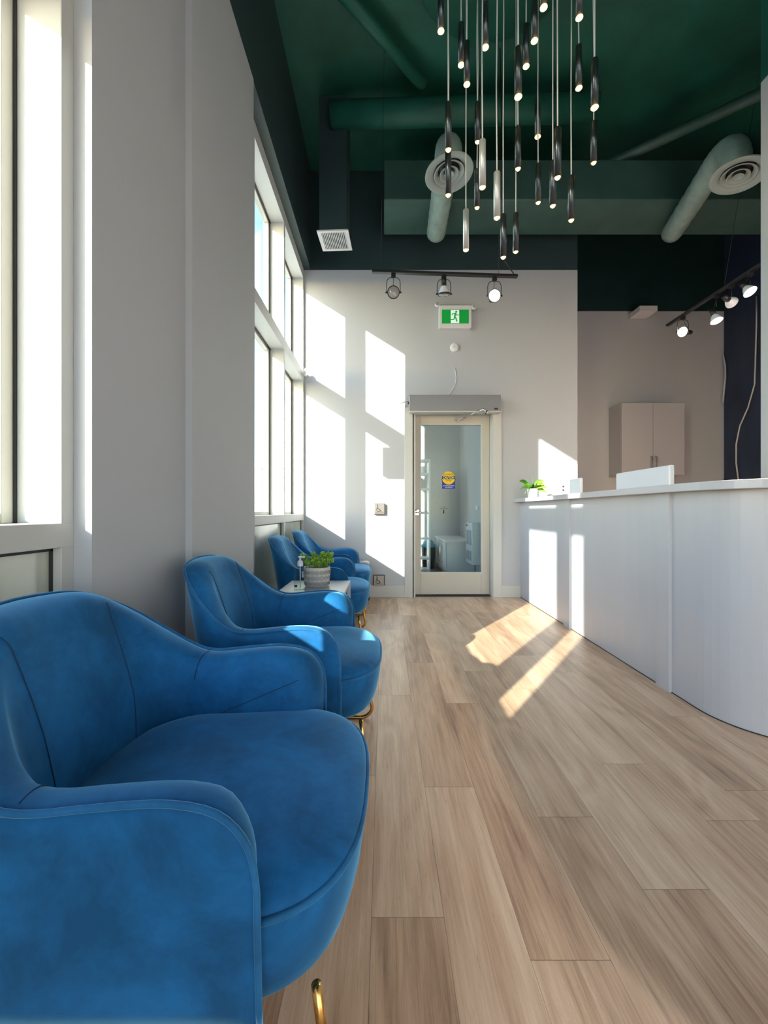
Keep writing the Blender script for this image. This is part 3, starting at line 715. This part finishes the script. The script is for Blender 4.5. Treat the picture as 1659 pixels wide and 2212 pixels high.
# ------------------------------------------------------------------ side table
tb = tag(empty('side_table', (-.43, 2.59, 0)), 'small square white side table between the second and third armchairs', 'side table')
MB().box(-.20, .20, -.215, .215, .50, .525).build('table_top', M_top, tb, bevel=.003)
m = MB()
for sx_ in (-1, 1):
    for sy_ in (-1, 1):
        MB().box(sx_*.19-.011, sx_*.19+.011, sy_*.2-.011, sy_*.2+.011, 0, .50).build('leg', M_top, tb, bevel=.002)
MB().box(-.18, .18, -.2, .2, .10, .12).build('lower_shelf', M_top, tb, bevel=.002)
pt = tag(empty('succulent_pot', (-.425, 2.60, .525)), 'bushy lime green plant in a patterned pale pot on the side table', 'plant')
m = MB(); m.lathe([(.001, 0), (.066, 0), (.074, .006), (.081, .05), (.083, .118), (.0815, .124), (.077, .122), (.075, .10)], 48)
for row in range(3):
    z = .025+row*.034; rr = .0768+.0035*row+.0015
    for k in range(18):
        a0_ = 2*PI*(k)/18
        for rad in (.0125, .006):
            pts = []
            for j in range(14):
                b_ = 2*PI*j/14; aa = a0_+rad*math.cos(b_)/rr; pts.append((rr*math.cos(aa), rr*math.sin(aa), z+rad*math.sin(b_)))
            m.tube(pts, .0012, 4, 1, closed=True)
m.build('pot', [M_pot, M_potline], pt)
MB().lathe([(.076, .108), (.001, .11)], 24).build('soil', M_soil, pt)
fo = MB(); rnd = random.Random(4)
for k in range(46):
    a = rnd.random()*2*PI; rr = .085*math.sqrt(rnd.random()); hh_ = .03+rnd.random()*.055-(rr*.25)+(.02 if abs(math.cos(a)) > .6 else 0)
    tip = Vector((rr*1.15*math.cos(a), rr*.95*math.sin(a), .115+hh_)); fo.tube([(tip.x*.6, tip.y*.6, .105), tip], .0015, 5)
    for q in range(11):
        d = Vector((rnd.gauss(0, 1), rnd.gauss(0, 1), rnd.gauss(.35, .8))).normalized(); c = tip+d*.009; s_ = .0062+rnd.random()*.004
        u_ = d.orthogonal().normalized(); v_ = d.cross(u_); vs = [c+d*s_*1.2, c-d*s_*.8]+[c+(u_*math.cos(2*PI*j/6)+v_*math.sin(2*PI*j/6)*.75)*s_ for j in range(6)]
        fo.add(vs, [(0, 2+j, 2+(j+1) % 6) for j in range(6)]+[(1, 2+(j+1) % 6, 2+j) for j in range(6)], 0, True)
fo.build('foliage', M_leaf, pt)
bt = tag(empty('sanitiser_bottle', (-.505, 2.47, .525)), 'clear pump bottle of hand sanitiser beside the patterned pot', 'bottle')
m = MB()
def rr_box(mb, hx_, hy_, z0, z1, mi=0): mb.box(-hx_, hx_, -hy_, hy_, z0, z1, mi)
m = MB(); prof = [(.034, 0), (.036, .006), (.036, .118), (.030, .130), (.014, .137), (.014, .146)]
def squar(r, z, hx_=1.0, hy_=.72):
    out_ = []
    for k in range(24):
        a = 2*PI*k/24; c_, s_ = math.cos(a), math.sin(a); q = (abs(c_)**5+abs(s_)**5)**(-1/5); e_ = 1 if r > .02 else 0
        out_.append(Vector((r*c_*(q if e_ else 1)*hx_, r*s_*(q if e_ else 1)*(hy_ if e_ else 1), z)))
    return out_
vs = []
for r_, z_ in prof: vs += squar(r_, z_)
fs = [(i*24+j, i*24+(j+1) % 24, (i+1)*24+(j+1) % 24, (i+1)*24+j) for i in range(len(prof)-1) for j in range(24)]+[tuple(range(24))]
m.add(vs, fs, 0, True); m.build('bottle_body', M_bottle, bt)
m = MB(); vs = []
for r_, z_ in [(.033, .004), (.033, .085)]: vs += squar(r_, z_)
m.add(vs, [(j, (j+1) % 24, 24+(j+1) % 24, 24+j) for j in range(24)]+[tuple(range(24)), tuple(range(24, 48))[::-1]], 0, True); m.build('gel', M_gel, bt)
MB().lathe([(.016, .143), (.017, .146), (.017, .168), (.013, .176), (.006, .178), (.005, .196), (.001, .196)], 20).build('pump_collar', M_white, bt)
MB().tube([(0, 0, .01), (0, 0, .15)], .0028, 8).build('dip_tube', M_white, bt)
MB().box(-.012, .028, -.006, .006, .194, .203).build('pump_nozzle', M_white, bt, bevel=.003)
MB().box(-.030, -.012, -.0266, -.0262, .02, .034).build('printed_label', M_inkdk, bt)

# trash can by back wall
tc_ = tag(empty('pedal_bin', (-.285, 4.615, 0)), 'round steel pedal bin between the farthest armchair and the back wall', 'bin')
MB().lathe([(.11, .02), (.12, .03), (.12, .40), (.118, .405)], 32).build('bin_body', M_steel, tc_)
MB().lathe([(.124, .400), (.126, .415), (.122, .43), (.09, .443), (.001, .448)], 32).build('lid', M_alum, tc_)
MB().lathe([(.001, 0), (.122, 0), (.124, .03), (.11, .03)], 32).build('base_ring', M_black, tc_)
MB().box(.02, .06, -.165, -.11, .006, .022).build('pedal', M_black, tc_, bevel=.004)

# ------------------------------------------------------------------ wall cabinet, rear things
wc = tag(empty('wall_cabinet', (3.58, 5.60, 1.96)), 'white two door wall cabinet high on the shaded wall behind the counter', 'cabinet')
MB().box(-.42, .42, -.13, .159, -.48, .48).build('cabinet_body', M_cab, wc, bevel=.002)
for sgn in (-1, 1):
    d = MB().box(min(0, sgn*.418)+(.0015 if sgn > 0 else 0), max(0, sgn*.418)-(.0015 if sgn < 0 else 0), -.15, -.131, -.478, .478).build('cabinet_door', M_cab, wc, bevel=.002)
    x = sgn*.03; MB().tube([(x, -.15, -.44), (x, -.18, -.43), (x, -.18, -.24), (x, -.15, -.23)], .006, 8).build('handle', M_alum, d)
c = px(1394, 672, 5.55); jb = tag(MB().box(c[0]-.11, c[0]+.13, 5.50, 5.739, c[2]-.02, c[2]+.05).build('ceiling_box', M_white, bevel=.003), 'small white box mounted high where shaded wall meets dark ceiling', 'box')
# loose cords on dark wall
pts = [px(x, y, 4.764*F/(x-829)) for x, y in [(1636, 640), (1636, 700), (1634, 770), (1632, 830), (1618, 880), (1600, 920), (1592, 960), (1592, 1000), (1597, 1038)]]
pts = [(4.75, p[1], p[2]) for p in pts]
tag(MB().tube(pts, .009, 8).build('hanging_cord', M_grille), 'long loose grey cord curving down the dark wall', 'cord')
pts = [px(x, y, 5.70) for x, y in [(1561, 765), (1566, 790), (1567, 815), (1563, 850), (1561, 870)]]
tag(MB().tube([(min(p[0], 4.75), p[1], p[2]) for p in pts], .011, 8).build('hanging_cord', M_grille), 'short bowed grey cord at the corner of shaded and dark walls', 'cord')

# ------------------------------------------------------------------ ceiling: ducts, diffusers, grille
dt = tag(MB().box(.0, 4.75, 4.08, 4.60, 4.10, 4.50).build('main_duct', M_duct, bevel=.01), 'long rectangular dark green duct crossing above the back wall', 'duct')
tag(MB().tube([(-.5, 3.85, 4.72), (1.95, 3.78, 4.72)], .11, 20).build('ceiling_duct', M_dark), 'dark round duct crossing the ceiling behind the pendants', 'duct')
tag(MB().tube([(2.05, 4.30, 4.62), (2.35, 4.28, 4.62), (3.4, 3.45, 4.62), (4.2, 2.9, 4.62)], .05, 14).build('ceiling_pipe', M_duct), 'dark diagonal pipe under the ceiling at the right', 'pipe')
tag(MB().tube([(-.4, 2.95, 4.85), (.35, 3.7, 4.85)], .05, 12).build('ceiling_pipe', M_dark), 'dark diagonal pipe under the ceiling at the left', 'pipe')
for (yy) in (): pass
def flex(p0, p1, p2, label):
    pts = []; p0, p1, p2 = map(Vector, (p0, p1, p2)); mid = Vector((p2.x, p2.y, p1.z))
    for k in range(14): t = k/13; pts.append(p0.lerp(p1, t))
    for k in range(1, 22): t = k/21; pts.append((1-t)**2*p1+2*t*(1-t)*mid+t*t*p2)
    r = [.098+.005*(i % 2) for i in range(len(pts))]
    return tag(MB().tube(pts, r, 20).build('flexible_duct', M_flex), label, 'duct', 'flexible ducts feeding the round diffusers')
flex((.56, 4.42, 3.992), (.54, 3.62, 3.992), (.51, 3.20, 3.70), 'pale flexible duct stub above the round diffuser near the pendants')
flex((3.10, 4.42, 3.992), (2.88, 3.6, 3.992), (2.77, 3.22, 3.70), 'pale flexible duct at the right above the second round diffuser')
def diffuser(c, label, tilt):
    o = tag(empty('round_diffuser', c), label, 'ceiling diffuser', 'round ceiling diffusers'); o.rotation_euler = tilt
    MB().lathe([(.10, .045), (.12, .03), (.185, .004), (.187, -.004), (.18, -.006), (.125, .004), (.105, .03)], 48).build('outer_ring', M_diff, o)
    for r_, z_ in ((.118, -.004), (.075, -.010), (.038, -.014)):
        MB().lathe([(r_-.03, z_+.028), (r_, z_+.002), (r_, z_-.002), (r_-.006, z_-.002), (r_-.034, z_+.024)], 40).build('cone_ring', M_diff, o)
    MB().lathe([(.10, .05), (.10, .03), (.001, .03)], 32).build('throat', M_black, o)
diffuser((.505, 3.18, 3.62), 'round ceiling diffuser left of the pendants above the track lights', (math.radians(-4), math.radians(-6), 0))
diffuser((2.77, 3.20, 3.62), 'round ceiling diffuser at the right above the counter', (math.radians(0), math.radians(10), 0))
gr = tag(empty('ceiling_grille', (-.48, 4.02, 3.66), math.radians(-3)), 'square slatted grille on a dark duct drop near the left corner', 'ceiling grille')
m = MB(); m.box(-.15, .15, -.15, -.12, -.012, 0).box(-.15, .15, .12, .15, -.012, 0).box(-.15, -.115, -.12, .12, -.012, 0).box(.115, .15, -.12, .12, -.012, 0)
m.build('grille_frame', M_grille, gr)
m = MB()
for k in range(14):
    x = -.108+k*.0166; m.box(x-.0035, x+.0035, -.12, .12, -.009, .008)
m.build('slats', M_grille, gr)
MB().box(-.13, .13, -.13, .13, .001, 1.285).build('duct_drop', M_bulk, gr)

# ------------------------------------------------------------------ track lights
def head(par, loc, face, lit, style='gimbal', drop=.155, nm='spot_head'):
    """gimbal head: adapter, yoke, ring, lamp; face = direction of the lamp axis"""
    o = empty(nm, loc); o.parent = par
    z = Vector(face).normalized(); rot = z.to_track_quat('Z', 'Y').to_matrix().to_4x4()
    c0 = Vector((0, 0, -drop)); T = Matrix.Translation(c0) @ rot
    MB().box(-.018, .018, -.014, .014, -.03, 0).build('adapter', M_black, o)
    if style != 'bare':
        m = MB(); pts = [(-.056, 0, -.155), (-.056, 0, -.075), (-.05, 0, -.052), (-.034, 0, -.036), (0, 0, -.032), (.034, 0, -.036), (.05, 0, -.052), (.056, 0, -.075), (.056, 0, -.155)]
        m.tube(pts, .003, 8); m.tube([(-.066, 0, -.155), (-.05, 0, -.155)], .007, 8).tube([(.05, 0, -.155), (.066, 0, -.155)], .007, 8)
        m.build('yoke', M_black, o)
        m = MB(); m.lathe([(.050, -.006), (.051, .008), (.047, .008), (.046, -.006)], 28, mtx=T); m.build('ring', M_black, o)
    else:
        MB().tube([(0, 0, -.03), (0, 0, -.11)], .003, 6).build('stem', M_black, o)
    m = MB(); m.lathe([(.046, .004), (.044, -.01), (.03, -.045), (.02, -.06), (.018, -.075), (.001, -.075)], 28, mtx=T); m.build('bulb', M_bulb, o)
    m = MB(); m.lathe([(.045, .004), (.036, .010), (.001, .013)], 28, mtx=T); m.build('lens', M_lampw if lit else M_lampoff, o)
    m = MB(); m.lathe([(.001, -.13), (.021, -.13), (.022, -.06), (.001, -.06)], 20, mtx=T); m.build('socket', M_black, o)
    m = MB(); s_ = T @ Vector((0, 0, -.13)); m.tube([s_, (s_+Vector((.01, 0, -.04)))/1.2, (0, 0, -.03)], .0022, 6); m.build('lead', M_black, o)
    if lit:
        ld = bpy.data.lights.new('lamp_light', 'SPOT'); ld.energy = (170 if z.z < -.5 else 12) if par.location.x > 2 else 3; ld.color = (1, .82, .68); ld.spot_size = math.radians(120); ld.spot_blend = .8; ld.shadow_soft_size = .04
        lo = bpy.data.objects.new('lamp_light', ld); COL.objects.link(lo); lo.parent = o; lo.location = T @ Vector((0, 0, .03)); lo.rotation_euler = z.to_track_quat('-Z', 'Y').to_euler()
    return o
def track(p0, p1, label, heads, wires):
    p0, p1 = Vector(p0), Vector(p1); o = tag(empty('track_light', p0), label, 'track light', 'suspended black track lights')
    d = (p1-p0); ang = math.atan2(d.y, d.x); L_ = d.length; rt = Matrix.Rotation(ang, 4, 'Z')
    m = MB(); m.box(0, L_, -.017, .017, -.011, .011, 0, rt); m.build('rail', M_black, o, bevel=.003)
    for t, face, lit, style, *dr_ in heads:
        head(o, d*t+Vector((0, 0, -.011)), face, lit, style, *dr_)
    for t, dz in wires:
        MB().tube([d*t+Vector((0, 0, .01)), d*t+Vector((dz, .02, 4.94-p0.z))], .0015, 5).build('suspension_wire', M_black, o)
    return o
t1 = track((px(803, 590, 3.36)[0], 3.36, 2.965), (px(1117, 602, 3.43)[0], 3.43, 2.962), 'black suspended track with three spotlights in front of the white wall',
      [(.145, (.05, -1, -.25), False, 'gimbal'), (.49, (.05, .25, -1), False, 'gimbal'), (.84, (-.05, -1, -.22), True, 'gimbal')], [(.06, .03), (.87, 0)])
q0 = Vector((px(803, 590, 3.36)[0], 3.36, 2.965)); e_ = Vector((px(1117, 602, 3.43)[0], 3.43, 2.962))-q0
MB().tube([e_+Vector((-.02, 0, .01)), e_+Vector((-.11, .0, .14)), e_+Vector((-.14, .02, 4.9-2.965))], .004, 6).build('feed_cable', M_black, t1)
t2 = track((px(1441, 703, 4.32)[0], 4.32, 2.957), (px(1441, 703, 4.32)[0], 2.72, 2.957), 'black suspended track with spotlights over the counter at the right',
      [(.14, (-.93, -.42, -.15), True, 'gimbal'), (.40, (.10, -.35, -1), True, 'bare', .235), (.50, (.9, .45, -.2), False, 'bare', .155), (.61, (.15, -.55, -.9), True, 'bare', .155)], [(.45, .34), (.92, 0)])

# ------------------------------------------------------------------ pendants
PEND = [(968, 325, 102, 0), (967.6, 423, 97, 0), (1006, 541, 88, 1), (1030, 450, 83, 0), (1041.6, 406, 103, 1), (1031, 308, 86, 0), (1073, 472, 100, 1), (1086.7, 557, 93, 0),
        (1113.7, 545, 84, 0), (1118.4, 366, 92, 0), (1119, 210, 107, 0), (1161, 296, 83, 0), (1162, 439, 84, 0), (1193.7, 446, 97, 0), (1204, 385, 108, 0), (1233.5, 477, 96, 0),
        (1282, 353, 90, 0), (1284, 233, 105, 0), (1250, 191, 92, 0), (1251, 39, 100, 0), (1174, 17, 104, 0), (1154, 89, 98, 0), (1136, 144, 90, 0), (1048, 103, 96, 0),
        (995.7, 141, 90, 0), (1008, 183, 92, 0), (952, 68, 95, 0)]
cano = tag(empty('pendant_canopy', (.82, 2.80, 4.95)), 'round ceiling canopy carrying the hanging tube lights', 'canopy')
MB().lathe([(.001, -.05), (.62, -.05), (.63, -.04), (.63, 0)], 48).build('plate', M_dark, cano)
def ordn(n):
    return {1: 'first', 2: 'second', 3: 'third', 4: 'fourth', 5: 'fifth', 6: 'sixth', 7: 'seventh', 8: 'eighth', 9: 'ninth', 10: 'tenth', 11: 'eleventh', 12: 'twelfth', 13: 'thirteenth'}[n]
by_x = sorted(range(len(PEND)), key=lambda i: PEND[i][0]); by_low = sorted(range(len(PEND)), key=lambda i: -PEND[i][1])
for i, (x, y, ln, silver) in enumerate(PEND):
    Y = .29*F/ln; X = (x-829)/F*Y; Z = 1+(1104-y)/F*Y
    ra = by_x.index(i)+1; rz_ = by_low.index(i)+1
    side = ('%s from the left' % ordn(ra)) if ra <= 14 and ra <= 13 else ('%s from the right' % ordn(28-ra)) if ra > 14 else 'fourteenth from either side'
    ht = 'hanging low' if rz_ <= 9 else 'hanging at middle height' if rz_ <= 18 else 'hanging high'
    o = tag(empty('pendant_light', (X, Y, Z)), ('%s tube pendant %s, %s in the cluster' % ('bright silver' if silver else 'slim smoked', ht, side)), 'pendant light', 'slim tube pendants hanging in a cluster')
    r = .0205
    MB().lathe([(r-.003, .006), (r, .0), (r, .285), (r-.002, .288), (.006, .29), (.005, .30), (.001, .30)], 20).build('tube', M_silver if silver else M_blackgloss, o)
    q_ = 1.45 if (y < 300 and ln > 80) else 1.0  # high pendants get an oversized lens, standing in for glow bloom
    MB().lathe([(.001, -.008*q_), (.009*q_, -.006*q_), (.015*q_, .001), (.0168, .009), (.0168, .03)], 16).build('lens', M_warm, o)
    a1_, a2_ = random.uniform(-.004, .004), random.uniform(-.004, .004); tz = 4.90-Z
    MB().tube([(0, 0, .30), (a1_, 0, .30+(tz-.3)*.3), (a2_, 0, .30+(tz-.3)*.7), (0, 0, tz)], .0042, 6).build('cord', M_cord, o)

# ------------------------------------------------------------------ outside
struct(MB().box(-90, -1.12, -60, 90, -.35, -.25), 'ground', M_ground, 'pale concrete outside the windows')
struct(MB().box(-1.2, 30, -60, -4.1, -.35, -.25), 'ground_front', M_ground)
bd = tag(empty('white_building', (-30, 60, -.25)), 'pale low building far outside beyond the windows', 'building')
MB().box(-8, 12, 0, 8, 0, 7.5).build('walls', M_bld, bd)
for fx in range(6):
    for fz in range(2): MB().box(-7+fx*3.1, -5+fx*3.1, -.05, .02, 1+fz*3.2, 2.9+fz*3.2).build('window', M_bldglass, bd)
MB().box(-8.2, 12.2, -.2, 8.2, 7.5, 7.9).build('roof_edge', M_bld, bd)

ln_ = tag(empty('exterior_wall_box', (-1.13, 2.85, 2.46)), 'dark box mounted outside on the wall between the windows', 'wall box')
MB().box(-.31, -.03, -.05, .05, -.17, .17).build('box_body', M_black, ln_, bevel=.01)
MB().box(-.03, 0.0, -.03, .03, -.06, .06).build('bracket', M_black, ln_)
